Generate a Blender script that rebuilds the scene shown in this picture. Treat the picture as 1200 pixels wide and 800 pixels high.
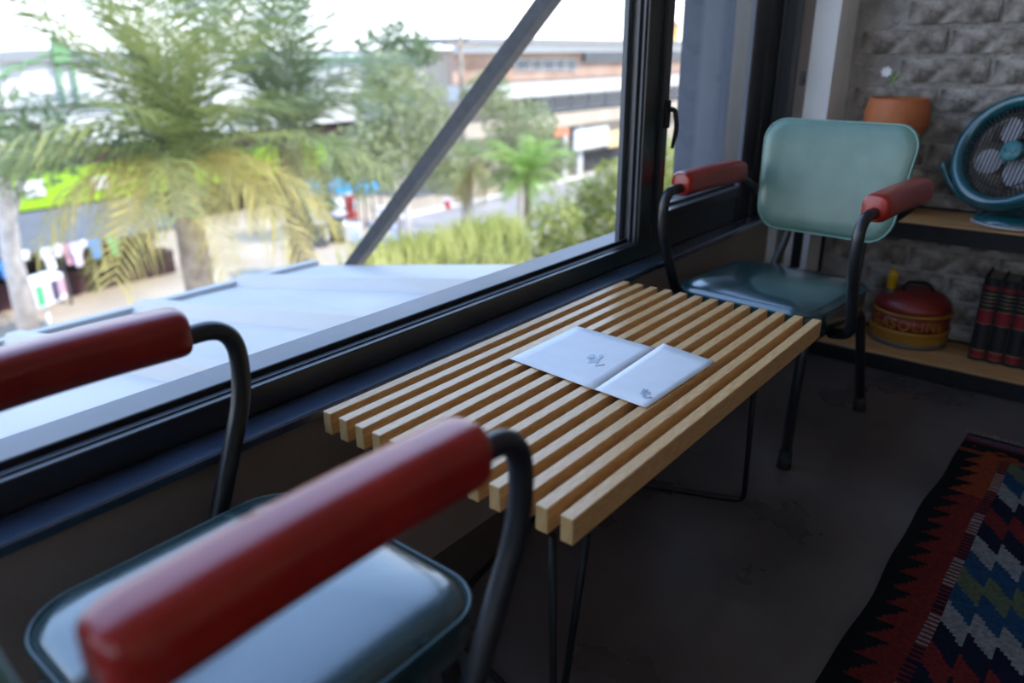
import bpy, math, random
from mathutils import Vector, Matrix, noise as mnoise

for o in list(bpy.data.objects): bpy.data.objects.remove(o)
sc = bpy.context.scene
COL = sc.collection
PI = math.pi
rnd = random.Random(7)

# ------------------------------------------------------------------ camera
FPX, YAW, PITCH, ROLL, CAMZ = 878.84, 0.68196, 0.36794, -0.0081, 0.962
_f = Vector((math.cos(YAW)*math.cos(PITCH), math.sin(YAW)*math.cos(PITCH), -math.sin(PITCH)))
_r0 = Vector((math.sin(YAW), -math.cos(YAW), 0)); _u0 = _r0.cross(_f)
_r = _r0*math.cos(ROLL)+_u0*math.sin(ROLL); _u = -_r0*math.sin(ROLL)+_u0*math.cos(ROLL)
CAMPOS = Vector((0, 0, CAMZ))
cam_d = bpy.data.cameras.new('camera'); cam = bpy.data.objects.new('camera', cam_d); COL.objects.link(cam)
cam.matrix_world = Matrix(((_r.x, _u.x, -_f.x, 0), (_r.y, _u.y, -_f.y, 0), (_r.z, _u.z, -_f.z, CAMZ), (0, 0, 0, 1)))
cam_d.sensor_width = 36; cam_d.lens = FPX/1200*36; cam_d.clip_start = .02; cam_d.clip_end = 500
cam_d.dof.use_dof = True; cam_d.dof.focus_distance = 1.35; cam_d.dof.aperture_fstop = 2.2
sc.camera = cam

# ------------------------------------------------------------------ sky, sun, exposure
world = bpy.data.worlds.new('world'); sc.world = world; world.use_nodes = True
wn = world.node_tree; wn.nodes.clear()
wo = wn.nodes.new('ShaderNodeOutputWorld'); wb = wn.nodes.new('ShaderNodeBackground')
wt = wn.nodes.new('ShaderNodeTexCoord'); ws = wn.nodes.new('ShaderNodeSeparateXYZ'); wr_ = wn.nodes.new('ShaderNodeValToRGB')
wn.links.new(wt.outputs['Generated'], ws.inputs[0]); wn.links.new(ws.outputs['Z'], wr_.inputs[0]); wn.links.new(wr_.outputs[0], wb.inputs[0])
cr = wr_.color_ramp; cr.elements[0].position = 0; cr.elements[0].color = (.80, .86, .93, 1)
cr.elements[1].position = 1; cr.elements[1].color = (.28, .47, .92, 1)
e_ = cr.elements.new(.10); e_.color = (.80, .89, 1, 1)
e_ = cr.elements.new(.40); e_.color = (.40, .62, 1, 1)
wb.inputs['Strength'].default_value = 2.4
wn.links.new(wb.outputs[0], wo.inputs[0])
sun_d = bpy.data.lights.new('sun', 'SUN'); sun_d.energy = 4.4; sun_d.angle = math.radians(.6); sun_d.color = (1, .93, .82)
sun = bpy.data.objects.new('sun', sun_d); COL.objects.link(sun)
sun.rotation_euler = Vector((.22, -.62, .75)).to_track_quat('Z', 'Y').to_euler()
sc.view_settings.view_transform = 'Standard'; sc.view_settings.look = 'None'
sc.view_settings.gamma = 1; sc.view_settings.use_curve_mapping = False
sc.view_settings.exposure = 0.62
sc.cycles.use_denoising = True
sc.cycles.max_bounces = 10; sc.cycles.diffuse_bounces = 6; sc.cycles.transparent_max_bounces = 16
sc.cycles.caustics_reflective = False; sc.cycles.caustics_refractive = False
sc.cycles.sample_clamp_indirect = 6

# ------------------------------------------------------------------ pixel to place (1200 x 800 frame)
def ray(px, py): return _f+_r*((px-600)/FPX)-_u*((py-400)/FPX)
def Pz(px, py, z): d = ray(px, py); return CAMPOS+d*((z-CAMZ)/d.z)
def Py(px, py, y): d = ray(px, py); return CAMPOS+d*(y/d.y)
def Px(px, py, x): d = ray(px, py); return CAMPOS+d*(x/d.x)
GZ = -7.0
def G(px, py): return Pz(px, py, GZ)

# ------------------------------------------------------------------ materials
def mat(name, col, rough=.6, metal=0, var=0, vscale=8, bump=0, bscale=60, col2=None, coat=0, spec=.5, stretch=None, detail=4, trans=0, sheen=0, rvar=0):
    m = bpy.data.materials.new(name); m.use_nodes = True
    nt = m.node_tree; b = nt.nodes['Principled BSDF']
    b.inputs['Roughness'].default_value = rough; b.inputs['Metallic'].default_value = metal
    b.inputs['Base Color'].default_value = (*col, 1)
    b.inputs['Specular IOR Level'].default_value = spec
    b.inputs['Coat Weight'].default_value = coat; b.inputs['Coat Roughness'].default_value = .15
    if sheen: b.inputs['Sheen Weight'].default_value = sheen
    tc = nt.nodes.new('ShaderNodeTexCoord'); src = tc.outputs['Object']
    if stretch:
        mp = nt.nodes.new('ShaderNodeMapping'); mp.inputs['Scale'].default_value = stretch
        nt.links.new(src, mp.inputs[0]); src = mp.outputs[0]
    if var or col2:
        n = nt.nodes.new('ShaderNodeTexNoise'); n.inputs['Scale'].default_value = vscale; n.inputs['Detail'].default_value = detail
        nt.links.new(src, n.inputs['Vector'])
        r = nt.nodes.new('ShaderNodeValToRGB')
        c2 = col2 or tuple(min(1, c*(1+var)) for c in col); c1 = col if col2 else tuple(c*(1-var) for c in col)
        r.color_ramp.elements[0].position = .35; r.color_ramp.elements[1].position = .65
        r.color_ramp.elements[0].color = (*c1, 1); r.color_ramp.elements[1].color = (*c2, 1)
        nt.links.new(n.outputs[0], r.inputs[0]); nt.links.new(r.outputs[0], b.inputs['Base Color'])
        if rvar:
            mr = nt.nodes.new('ShaderNodeMapRange'); mr.inputs['To Min'].default_value = rough-rvar; mr.inputs['To Max'].default_value = rough+rvar
            nt.links.new(n.outputs[0], mr.inputs[0]); nt.links.new(mr.outputs[0], b.inputs['Roughness'])
    if bump:
        n2 = nt.nodes.new('ShaderNodeTexNoise'); n2.inputs['Scale'].default_value = bscale; n2.inputs['Detail'].default_value = 6
        nt.links.new(src, n2.inputs['Vector'])
        bp = nt.nodes.new('ShaderNodeBump'); bp.inputs['Strength'].default_value = bump; bp.inputs['Distance'].default_value = .025 if bump > .85 else .01
        nt.links.new(n2.outputs[0], bp.inputs['Height']); nt.links.new(bp.outputs[0], b.inputs['Normal'])
    if trans:
        tr = nt.nodes.new('ShaderNodeBsdfTranslucent'); tr.inputs[0].default_value = (*[min(1, c*1.5) for c in col], 1)
        mx = nt.nodes.new('ShaderNodeMixShader'); mx.inputs[0].default_value = trans
        nt.links.new(b.outputs[0], mx.inputs[1]); nt.links.new(tr.outputs[0], mx.inputs[2])
        nt.links.new(mx.outputs[0], nt.nodes['Material Output'].inputs[0])
    return m
def glass_mat(name, tint=(1, 1, 1), base=.04):
    m = bpy.data.materials.new(name); m.use_nodes = True; nt = m.node_tree; nt.nodes.clear()
    o = nt.nodes.new('ShaderNodeOutputMaterial'); t = nt.nodes.new('ShaderNodeBsdfTransparent'); g = nt.nodes.new('ShaderNodeBsdfGlossy')
    t.inputs[0].default_value = (*tint, 1); g.inputs['Roughness'].default_value = .01
    lw = nt.nodes.new('ShaderNodeLayerWeight'); lw.inputs[0].default_value = .5
    pw = nt.nodes.new('ShaderNodeMath'); pw.operation = 'POWER'; pw.inputs[1].default_value = 5; nt.links.new(lw.outputs['Facing'], pw.inputs[0])
    fr = nt.nodes.new('ShaderNodeMapRange'); fr.inputs['To Min'].default_value = base; fr.inputs['To Max'].default_value = 1; nt.links.new(pw.outputs[0], fr.inputs[0])
    mx = nt.nodes.new('ShaderNodeMixShader'); nt.links.new(fr.outputs[0], mx.inputs[0])
    nt.links.new(t.outputs[0], mx.inputs[1]); nt.links.new(g.outputs[0], mx.inputs[2]); nt.links.new(mx.outputs[0], o.inputs[0])
    return m
M = {}
M['oak'] = mat('oak', (.50, .24, .075), .31, col2=(.80, .50, .23), spec=.7, vscale=14, stretch=(2.5, 60, 60), bump=.05, bscale=12, detail=6)
M['oak_end'] = mat('oak_end', (.50, .28, .10), .55, col2=(.62, .38, .16), vscale=90, stretch=(1, 1, .35))
M['pine'] = mat('pine', (.46, .22, .075), .45, col2=(.60, .33, .13), vscale=6, stretch=(14, 1.2, 14), detail=6)
M['black_metal'] = mat('black_metal', (.008, .008, .009), .5, spec=.3, var=.3, vscale=30)
M['tube'] = mat('tube_black', (.014, .014, .017), .36, spec=.6, var=.3, vscale=40)
M['rubber'] = mat('rubber', (.01, .01, .01), .8)
M['frame'] = mat('window_frame_black', (.014, .015, .018), .30, spec=.7, var=.2, vscale=20)
M['frame_gloss'] = mat('window_lining', (.060, .066, .078), .32, spec=.5)
M['sill'] = mat('sill_black', (.034, .054, .092), .18, spec=1, coat=1, var=.2, vscale=12)
M['out_sill'] = mat('outer_sill_grey', (.085, .098, .12), .45, spec=.4, var=.1)
M['rubber_seal'] = mat('seal', (.006, .006, .007), .7)
M['plaster'] = mat('plaster_taupe', (.26, .21, .185), .85, var=.12, vscale=5, bump=.15, bscale=90)
M['white_paint'] = mat('white_paint', (.88, .87, .86), .75, var=.06, vscale=6, bump=.08, bscale=50)
M['cream_paint'] = mat('cream_paint', (.74, .64, .54), .8, var=.05)
M['ceiling'] = mat('ceiling', (.74, .68, .61), .9, var=.1, vscale=3)
M['floor'] = mat('polished_concrete', (.060, .047, .041), .30, col2=(.115, .094, .084), vscale=3.2, detail=9, bump=.03, bscale=140, rvar=.12)
M['brick'] = mat('rough_brick', (.15, .125, .108), .95, col2=(.50, .45, .40), vscale=19, bump=1.0, bscale=30, detail=10)
M['mortar'] = mat('mortar', (.30, .275, .25), .95, col2=(.46, .43, .40), vscale=16, bump=.9, bscale=45, detail=8)
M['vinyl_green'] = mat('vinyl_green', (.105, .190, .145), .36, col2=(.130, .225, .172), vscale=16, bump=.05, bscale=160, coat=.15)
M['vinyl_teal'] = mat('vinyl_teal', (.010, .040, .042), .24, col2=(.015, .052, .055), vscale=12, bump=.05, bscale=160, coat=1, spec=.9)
M['piping_g'] = mat('piping_green', (.19, .34, .28), .4)
M['piping_t'] = mat('piping_teal', (.014, .048, .050), .35)
M['vinyl_red'] = mat('vinyl_red', (.30, .010, .005), .30, col2=(.37, .016, .008), vscale=14, bump=.06, bscale=120, coat=.3, spec=.5)
M['paper'] = mat('paper', (.80, .78, .77), .7, var=.02, vscale=30)
M['ink'] = mat('pale_ink', (.54, .61, .65), .7, var=.3, vscale=150)
M['ink2'] = mat('grey_ink', (.40, .45, .50), .7, var=.3, vscale=150)
M['terracotta'] = mat('terracotta', (.42, .115, .035), .6, col2=(.52, .16, .055), vscale=12, bump=.08, bscale=80)
M['soil'] = mat('soil', (.03, .02, .015), .95, bump=.5)
M['cream'] = mat('cream_ceramic', (.46, .40, .31), .35, var=.08)
M['brown_glaze'] = mat('brown_glaze', (.05, .03, .02), .35)
M['teal_paint'] = mat('teal_enamel', (.010, .088, .110), .25, var=.12, vscale=10, coat=.5, spec=.6)
M['teal_badge'] = mat('teal_badge', (.05, .19, .20), .4)
M['steel_blade'] = mat('pale_blade', (.42, .40, .43), .4, var=.05)
M['grille'] = mat('grille_dark', (.015, .014, .014), .45)
M['fan_wire'] = mat('fan_wire_brass', (.20, .16, .12), .45, metal=.5)
M['can_red'] = mat('can_red', (.20, .018, .016), .40, col2=(.27, .035, .028), vscale=9, detail=8, bump=.05)
M['can_yellow'] = mat('can_yellow', (.38, .19, .02), .5, col2=(.29, .13, .02), vscale=11, detail=8)
M['can_grey'] = mat('can_grey', (.10, .09, .085), .5)
M['spout'] = mat('spout_yellow', (.72, .42, .015), .4)
M['book'] = mat('book_black', (.010, .010, .012), .5, var=.2)
M['book_red'] = mat('book_red', (.22, .010, .016), .5)
M['gold'] = mat('gold_foil', (.42, .30, .16), .4, metal=.5)
M['pages'] = mat('page_edges', (.30, .27, .23), .8)
M['wool'] = None
M['fringe'] = mat('fringe_cotton', (.30, .28, .26), .9)
M['petal'] = mat('petal', (.75, .72, .72), .6)
M['leafg'] = mat('leaf_green', (.10, .17, .03), .5)
M['awning'] = mat('white_sheet_metal', (.46, .425, .39), .45, var=.05, vscale=2)
M['brace'] = mat('brace_steel', (.025, .028, .034), .55, spec=.4, var=.2)
M['pier'] = mat('pier_bluegrey', (.055, .068, .092), .6, var=.08, vscale=3)
M['asphalt'] = mat('street_asphalt', (.24, .22, .21), .9, col2=(.32, .29, .27), vscale=.5)
M['sand'] = mat('sandy_pavement', (.36, .29, .21), .9, col2=(.44, .37, .28), vscale=.4)
M['kerb'] = mat('kerb', (.7, .68, .65), .9)
M['wall_white'] = mat('far_white_wall', (.62, .62, .62), .8, var=.05, vscale=.5)
M['lime'] = mat('lime_sign', (.26, .46, .015), .5)
M['trim_green'] = mat('trim_green', (.13, .27, .12), .6)
M['far_dark'] = mat('far_dark', (.035, .03, .032), .8)
M['far_maroon'] = mat('far_maroon', (.030, .011, .014), .8)
M['far_grey'] = mat('far_grey', (.11, .112, .112), .7, var=.1, vscale=.4)
M['far_roof'] = mat('far_roof_grey', (.22, .23, .24), .7)
M['far_brick'] = mat('far_brick', (.28, .17, .12), .85, col2=(.40, .29, .23), vscale=.6)
M['far_tan'] = mat('far_tan', (.42, .36, .29), .85, var=.1, vscale=.5)
M['far_glass'] = mat('far_glass', (.05, .06, .075), .2, spec=.6)
M['far_concrete'] = mat('far_concrete', (.52, .51, .49), .85, var=.06, vscale=.4)
M['trunk'] = mat('palm_trunk', (.17, .13, .10), .95, col2=(.30, .25, .20), vscale=5, bump=.8, bscale=12)
M['trunk_pale'] = mat('pale_trunk', (.42, .38, .36), .9, col2=(.60, .56, .53), vscale=3, bump=.4, bscale=12)
M['palm_g'] = mat('palm_green', (.10, .14, .04), .5, col2=(.27, .29, .10), vscale=.9, trans=.3)
M['palm_d'] = mat('palm_dark', (.05, .08, .04), .5, col2=(.14, .18, .08), vscale=.9, trans=.25)
M['palm_y'] = mat('palm_yellow', (.30, .25, .06), .6, col2=(.42, .36, .13), vscale=.9, trans=.3)
M['palm_v'] = mat('palm_vivid', (.18, .30, .055), .5, col2=(.30, .42, .10), vscale=.9, trans=.3)
M['leaf_ol'] = mat('leaf_olive', (.20, .23, .10), .6, col2=(.34, .36, .20), vscale=.7, trans=.3)
M['leaf_lm'] = mat('leaf_lime', (.20, .24, .05), .6, col2=(.40, .40, .13), vscale=.7, trans=.3)
M['leaf_dk'] = mat('leaf_dark', (.06, .10, .04), .6, col2=(.13, .18, .07), vscale=.7, trans=.25)
def flat(name, c, r=.75): 
    if name not in M: M[name] = mat(name, c, r, var=.08, vscale=2)
    return M[name]
GLASS = glass_mat('window_glass')

# ------------------------------------------------------------------ mesh builder
class MB:
    def __init__(s): s.v = []; s.f = []; s.sm = []; s.mi = []
    def add(s, vs, fs, smooth=False, mi=0):
        k = len(s.v); s.v += [tuple(v) for v in vs]; s.f += [tuple(i+k for i in f) for f in fs]
        s.sm += [smooth]*len(fs); s.mi += [mi]*len(fs)
    def box(s, a, b, bev=0, mi=0):
        (x0, y0, z0), (x1, y1, z1) = a, b
        x0, x1 = min(x0, x1), max(x0, x1); y0, y1 = min(y0, y1), max(y0, y1); z0, z1 = min(z0, z1), max(z0, z1)
        if not bev:
            vs = [(x, y, z) for z in (z0, z1) for y in (y0, y1) for x in (x0, x1)]
            s.add(vs, [(0, 2, 3, 1), (4, 5, 7, 6), (0, 1, 5, 4), (2, 6, 7, 3), (0, 4, 6, 2), (1, 3, 7, 5)], mi=mi); return
        c = ((x0+x1)/2, (y0+y1)/2, (z0+z1)/2); h = ((x1-x0)/2, (y1-y0)/2, (z1-z0)/2)
        e = min(bev, *h)
        idx = {}; vs = []
        for sx in (-1, 1):
            for sy in (-1, 1):
                for sz in (-1, 1):
                    for ax in range(3):
                        p = [c[i]+(sx, sy, sz)[i]*(h[i]-(0 if i == ax else e)) for i in range(3)]
                        idx[(sx, sy, sz, ax)] = len(vs); vs.append(p)
        fs = []
        def face(keys):
            ids = [idx[k] for k in keys]
            n = (Vector(vs[ids[1]])-Vector(vs[ids[0]])).cross(Vector(vs[ids[2]])-Vector(vs[ids[0]]))
            m = sum((Vector(vs[i]) for i in ids), Vector())/len(ids)-Vector(c)
            fs.append(tuple(ids if n.dot(m) > 0 else ids[::-1]))
        for ax in range(3):
            o = [i for i in range(3) if i != ax]
            for sg in (-1, 1):
                ks = []
                for a_, b_ in ((-1, -1), (1, -1), (1, 1), (-1, 1)):
                    t = [0, 0, 0]; t[ax] = sg; t[o[0]] = a_; t[o[1]] = b_; ks.append((*t, ax))
                face(ks)
        for ax in range(3):
            o = [i for i in range(3) if i != ax]
            for a_ in (-1, 1):
                for b_ in (-1, 1):
                    t0 = [0]*3; t0[ax] = -1; t0[o[0]] = a_; t0[o[1]] = b_; t1 = list(t0); t1[ax] = 1
                    face([(*t0, o[0]), (*t1, o[0]), (*t1, o[1]), (*t0, o[1])])
        for sx in (-1, 1):
            for sy in (-1, 1):
                for sz in (-1, 1): face([(sx, sy, sz, 0), (sx, sy, sz, 1), (sx, sy, sz, 2)])
        s.add(vs, fs, mi=mi)
    def tube(s, path, r, n=10, closed=False, cap=True, mi=0):
        P = [Vector(p) for p in path]; N = len(P)
        rs = r if isinstance(r, (list, tuple)) else [r]*N
        T = []
        for i in range(N):
            a = P[i-1] if (i > 0 or closed) else P[i]; b = P[(i+1) % N] if (i < N-1 or closed) else P[i]
            T.append((b-a).normalized())
        up = Vector((0, 0, 1)) if abs(T[0].z) < .9 else Vector((1, 0, 0))
        nrm = (up-T[0]*up.dot(T[0])).normalized(); vs = []
        for i in range(N):
            if i: 
                nrm = nrm-T[i]*nrm.dot(T[i]); nrm.normalize()
            bn = T[i].cross(nrm)
            for k in range(n):
                a = 2*PI*k/n; vs.append(P[i]+(nrm*math.cos(a)+bn*math.sin(a))*rs[i])
        fs = []
        for i in range(N if closed else N-1):
            j = (i+1) % N
            for k in range(n): fs.append((i*n+k, i*n+(k+1) % n, j*n+(k+1) % n, j*n+k))
        s.add(vs, fs, True, mi)
        if cap and not closed:
            k0 = len(s.v)-len(vs)
            s.f += [tuple(k0+k for k in range(n))[::-1], tuple(k0+(N-1)*n+k for k in range(n))]; s.sm += [False]*2; s.mi += [mi]*2
    def lathe(s, prof, n=32, c=(0, 0, 0), smooth=True, mi=0, rot=None):
        vs = []
        for (r, z) in prof:
            for k in range(n):
                a = 2*PI*k/n; v = Vector((r*math.cos(a), r*math.sin(a), z))
                if rot: v = rot @ v
                vs.append(v+Vector(c))
        fs = []
        for i in range(len(prof)-1):
            for k in range(n): fs.append((i*n+k, i*n+(k+1) % n, (i+1)*n+(k+1) % n, (i+1)*n+k))
        fs.append(tuple(range(n))[::-1]); fs.append(tuple((len(prof)-1)*n+k for k in range(n)))
        s.add(vs, fs, smooth, mi)
    def loft(s, rings, closed_ends=True, smooth=True, mi=0):
        n = len(rings[0]); vs = [v for r in rings for v in r]; fs = []
        for i in range(len(rings)-1):
            for k in range(n): fs.append((i*n+k, i*n+(k+1) % n, (i+1)*n+(k+1) % n, (i+1)*n+k))
        if closed_ends: fs.append(tuple(range(n))[::-1]); fs.append(tuple((len(rings)-1)*n+k for k in range(n)))
        s.add(vs, fs, smooth, mi)
    def prism(s, pts, d, mi=0):     # polygon pts (3D) swept by vector d
        n = len(pts); d = Vector(d); vs = [Vector(p) for p in pts]+[Vector(p)+d for p in pts]
        fs = [tuple(range(n)), tuple(range(2*n-1, n-1, -1))]+[(k, k+n, (k+1) % n+n, (k+1) % n) for k in range(n)]
        s.add(vs, fs, mi=mi)
    def mesh(s, name, mats):
        me = bpy.data.meshes.new(name); me.from_pydata(s.v, [], s.f)
        for m in (mats if isinstance(mats, (list, tuple)) else [mats]): me.materials.append(m)
        me.polygons.foreach_set('use_smooth', s.sm); me.polygons.foreach_set('material_index', s.mi); me.update()
        return me
    def build(s, name, mats, parent=None, recalc=False):
        me = s.mesh(name, mats)
        if recalc:
            import bmesh
            b = bmesh.new(); b.from_mesh(me); bmesh.ops.recalc_face_normals(b, faces=b.faces); b.to_mesh(me); b.free()
        return link(name, me, parent)
def link(name, me, parent=None):
    o = bpy.data.objects.new(name, me); COL.objects.link(o); o.parent = parent; return o
def tag(o, label, cat, group=None, kind=None):
    o['label'] = label; o['category'] = cat
    if group: o['group'] = group
    if kind: o['kind'] = kind
    return o
def thing(name, label, cat, loc=(0, 0, 0), rz=0, group=None):
    o = bpy.data.objects.new(name, None); COL.objects.link(o); o.location = loc; o.rotation_euler = (0, 0, rz); o.empty_display_size = .1
    return tag(o, label, cat, group)
def struct(o): o['kind'] = 'structure'; return o
def copy_tree(o, parent=None):
    c = o.copy(); COL.objects.link(c); c.parent = parent
    for ch in o.children: copy_tree(ch, c)
    return c
def bez(pts, rad, n=7):            # polyline with rounded corners
    P = [Vector(p) for p in pts]; out = [P[0]]
    rr = rad if isinstance(rad, (list, tuple)) else [rad]*(len(P)-2)
    for i in range(1, len(P)-1):
        a = (P[i-1]-P[i]); b = (P[i+1]-P[i]); d = min(rr[i-1], a.length*.49, b.length*.49)
        A = P[i]+a.normalized()*d; B = P[i]+b.normalized()*d
        for k in range(n+1):
            t = k/n; out.append(A*(1-t)**2+P[i]*2*t*(1-t)+B*t*t)
    return out+[P[-1]]
def rrect(hx, hy, r, n=8):         # rounded rectangle outline, ccw
    out = []
    for cx, cy, a0 in ((hx-r, hy-r, 0), (-hx+r, hy-r, PI/2), (-hx+r, -hy+r, PI), (hx-r, -hy+r, 1.5*PI)):
        for k in range(n+1):
            a = a0+PI/2*k/n; out.append((cx+r*math.cos(a), cy+r*math.sin(a)))
    return out

# ================================================================== ROOM
X_B, Y_W, Y_F, Y_G, ZS = 2.742, .930, .971, 1.012, .439     # brick wall, wall under window, frame face, glass, sill top
XC, YC = 2.572, .786                                        # corner column
XL, YBK, ZC = -3.6, -4.4, 2.75
ZTOP = 2.42
def sbox(name, a, b, m, parent=None, bev=0): 
    k = MB(); k.box(a, b, bev); o = k.build(name, m, parent)
    return o if parent else struct(o)
sbox('floor', (XL-.2, YBK-.2, -.12), (X_B+.2, Y_W+.1, 0), M['floor'])
sbox('ceiling', (XL-.2, YBK-.2, ZC), (X_B+.3, 1.15, ZC+.15), M['ceiling'])
ww = MB()
ww.box((XL, Y_W, 0), (XC+.25, 1.13, ZS-.02))
ww.box((XL, Y_W, ZTOP), (XC+.25, 1.13, ZC)); ww.box((XL-.2, Y_W, ZS-.02), (-3.3, 1.13, ZTOP))
struct(ww.build('wall_window', M['plaster']))
wl = MB(); LW = (-2.9, .75, 1.15, 2.5)
wl.box((XL-.2, YBK, 0), (XL, 1.13, LW[2])); wl.box((XL-.2, YBK, LW[3]), (XL, 1.13, ZC)); wl.box((XL-.2, YBK, LW[2]), (XL, LW[0], LW[3])); wl.box((XL-.2, LW[1], LW[2]), (XL, 1.13, LW[3]))
struct(wl.build('wall_left', M['cream_paint']))
sbox('wall_back', (XL-.2, YBK-.2, 0), (X_B+.2, YBK, ZC), M['cream_paint'])
# brick wall: recessed mortar face, bricks as pieces
wr = sbox('wall_right', (X_B+.006, YBK, 0), (X_B+.22, 1.13, ZC), M['mortar'])
CH = .084; BL = .255
zb = .017-.084
variants = []
for k in range(6):
    b = MB(); hx, hy, hz = .02, BL/2-.007, CH/2-.0085
    ny, nz = 4, 2; vs = []; fs = []
    for i in range(nz+1):
        for j in range(ny+1):
            e = (i in (0, nz)) or (j in (0, ny))
            vs.append((-.008*(0 if e else 1)-rnd.uniform(0, .005), -hy+2*hy*j/ny+rnd.uniform(-.003, .003), -hz+2*hz*i/nz+rnd.uniform(-.003, .003)))
    nfr = len(vs)
    ring = [j for j in range(ny+1)]+[i*(ny+1)+ny for i in range(1, nz+1)]+[nz*(ny+1)+j for j in range(ny-1, -1, -1)]+[i*(ny+1) for i in range(nz-1, 0, -1)]
    for i in range(nz):
        for j in range(ny): q = i*(ny+1)+j; fs.append((q, q+ny+1, q+ny+2, q+1))
    for q in ring: vs.append((.016, vs[q][1], vs[q][2]))
    L = len(ring)
    for i in range(L): a, c = ring[i], ring[(i+1) % L]; fs.append((a, c, nfr+(i+1) % L, nfr+i))
    b.add(vs, fs); variants.append(b.mesh('brick', M['brick']))
for row in range(1, 21):
    for j in range(7):
        yc = YC-.02-BL/2-j*BL-(BL/2 if row % 2 else 0)+(BL/2 if row % 2 else 0)*0
        if row % 2 == 1 and j == 0: pass
        o = link('brick', variants[rnd.randrange(6)], wr); o.location = (X_B+rnd.uniform(-.003, .002), yc, zb+CH*(row+.5))
# column in the corner, white faces
sbox('wall_column', (XC, YC, 0), (X_B+.05, Y_W+.03, ZC), M['white_paint'])
lin = MB(); lin.box((XC-.014, .897, ZS), (XC+.01, Y_F+.02, ZTOP)); lin.box((XC-.020, .917, ZS), (XC-.010, .922, ZTOP)); lin.box((XC-.022, .945, ZS), (XC-.010, .955, ZTOP))
struct(lin.build('trim_1', M['frame_gloss']))
tb = MB(); tb.box((XC-.006, .864, 0), (XC+.01, .8968, ZTOP)); struct(tb.build('column_strip', M['plaster']))  # thin taupe strip laid over the white column face, beside the lining
# sill
sl = MB(); sl.box((-3.3, .909, ZS-.017), (XC-.001, 1.02, ZS), .003); struct(sl.build('trim_2', M['sill']))
# outer sill flashing
so = MB(); so.prism([(-3.3, 1.022, .478), (-3.3, 1.128, .470), (-3.3, 1.128, .425), (-3.3, 1.022, .425)], (5.75, 0, 0)); struct(so.build('trim_3', M['out_sill'], recalc=True))

# windows
def pane(parent, x0, x1, z0, z1): k = MB(); k.box((x0, Y_G-.003, z0), (x1, Y_G+.003, z1)); return k.build('pane', GLASS, parent)
def fbox(name, parent, *boxes, m='frame', bev=.002):
    k = MB()
    for a, b in boxes: k.box(a, b, bev)
    return k.build(name, M[m], parent)
win1 = struct(bpy.data.objects.new('window_1', None)); COL.objects.link(win1)
def big_window(root, x0, x1):
    fbox('bottom_rail', root, ((x0, Y_F, ZS+.001), (x1, 1.022, .4835)))
    fbox('glazing_bead', root, ((x0, Y_F+.014, .4833), (x1, Y_F+.028, .4860)), m='frame_gloss', bev=.0008); fbox('seal', root, ((x0, Y_F+.030, .4833), (x1, Y_F+.0365, .4950)), m='rubber_seal', bev=.001)
    fbox('top_rail', root, ((x0, Y_F, ZTOP-.05), (x1, 1.022, ZTOP)))
    fbox('stile', root, ((x0-.035, Y_F, ZS+.001), (x0, 1.03, ZTOP)))
    pane(root, x0, x1, .484, ZTOP-.05)
big_window(win1, -1.30, 1.733)
fbox('stile', win1, ((1.733, Y_F, ZS+.001), (1.803, 1.035, ZTOP)))
fbox('glazing_bead', win1, ((1.726, Y_F+.008, .484), (1.734, Y_F+.015, ZTOP-.05)), ((1.722, Y_F+.022, .484), (1.734, Y_F+.028, ZTOP-.05)), ((1.715, 1.020, .484), (1.734, 1.034, ZTOP-.05)), m='frame_gloss', bev=.001)
win3 = struct(bpy.data.objects.new('window_3', None)); COL.objects.link(win3); big_window(win3, -3.26, -1.34)
win2 = struct(bpy.data.objects.new('window_2', None)); COL.objects.link(win2)
fbox('bottom_rail', win2, ((1.803, Y_F, ZS+.001), (2.36, 1.03, .520)))
fbox('casement_frame', win2, ((1.803, Y_F-.012, .520), (2.36, 1.022, .552)), ((1.803, Y_F-.012, .552), (1.835, 1.022, ZTOP-.05)), ((1.803, Y_F-.012, ZTOP-.05), (2.36, 1.022, ZTOP)))
fbox('glazing_bead', win2, ((1.835, Y_F+.02, .552), (2.36, Y_F+.034, .560)), m='frame_gloss')
fbox('post', win2, ((2.36, Y_F-.004, ZS+.001), (2.47, 1.03, ZTOP)), ((2.47, Y_F-.012, ZS+.001), (XC-.012, 1.03, ZTOP)))
fbox('bead_strip', win2, ((2.352, Y_F-.008, .552), (2.372, Y_F+.006, ZTOP-.05)), m='out_sill', bev=.001)
pane(win2, 1.83, 2.365, .55, ZTOP-.05)
hp = Py(771, 135, Y_F-.014); hz0 = hp.z
hd = MB(); hd.box((1.811, Y_F-.022, hz0-.035), (1.829, Y_F-.010, hz0+.035), .003)
hd.tube(bez([(1.820, Y_F-.02, hz0+.012), (1.820, Y_F-.036, hz0+.012), (1.824, Y_F-.044, hz0-.03), (1.822, Y_F-.034, hz0-.085)], [.015, .03]), [.007]*1+[.0065]*16+[.004], 8)
hd.build('handle', M['black_metal'], win2)
lt = Px(940, 92, XC-.006); k = MB(); k.box((XC-.014, lt.y-.008, lt.z-.022), (XC-.004, lt.y+.006, lt.z+.022), .002); k.tube([(XC-.010, lt.y-.008, lt.z-.012), (XC-.024, lt.y-.010, lt.z+.004)], .005, 8)
k.build('latch', flat('latch_grey', (.08, .08, .085), .4), win2)
win4 = struct(bpy.data.objects.new('window_4', None)); COL.objects.link(win4)
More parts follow.
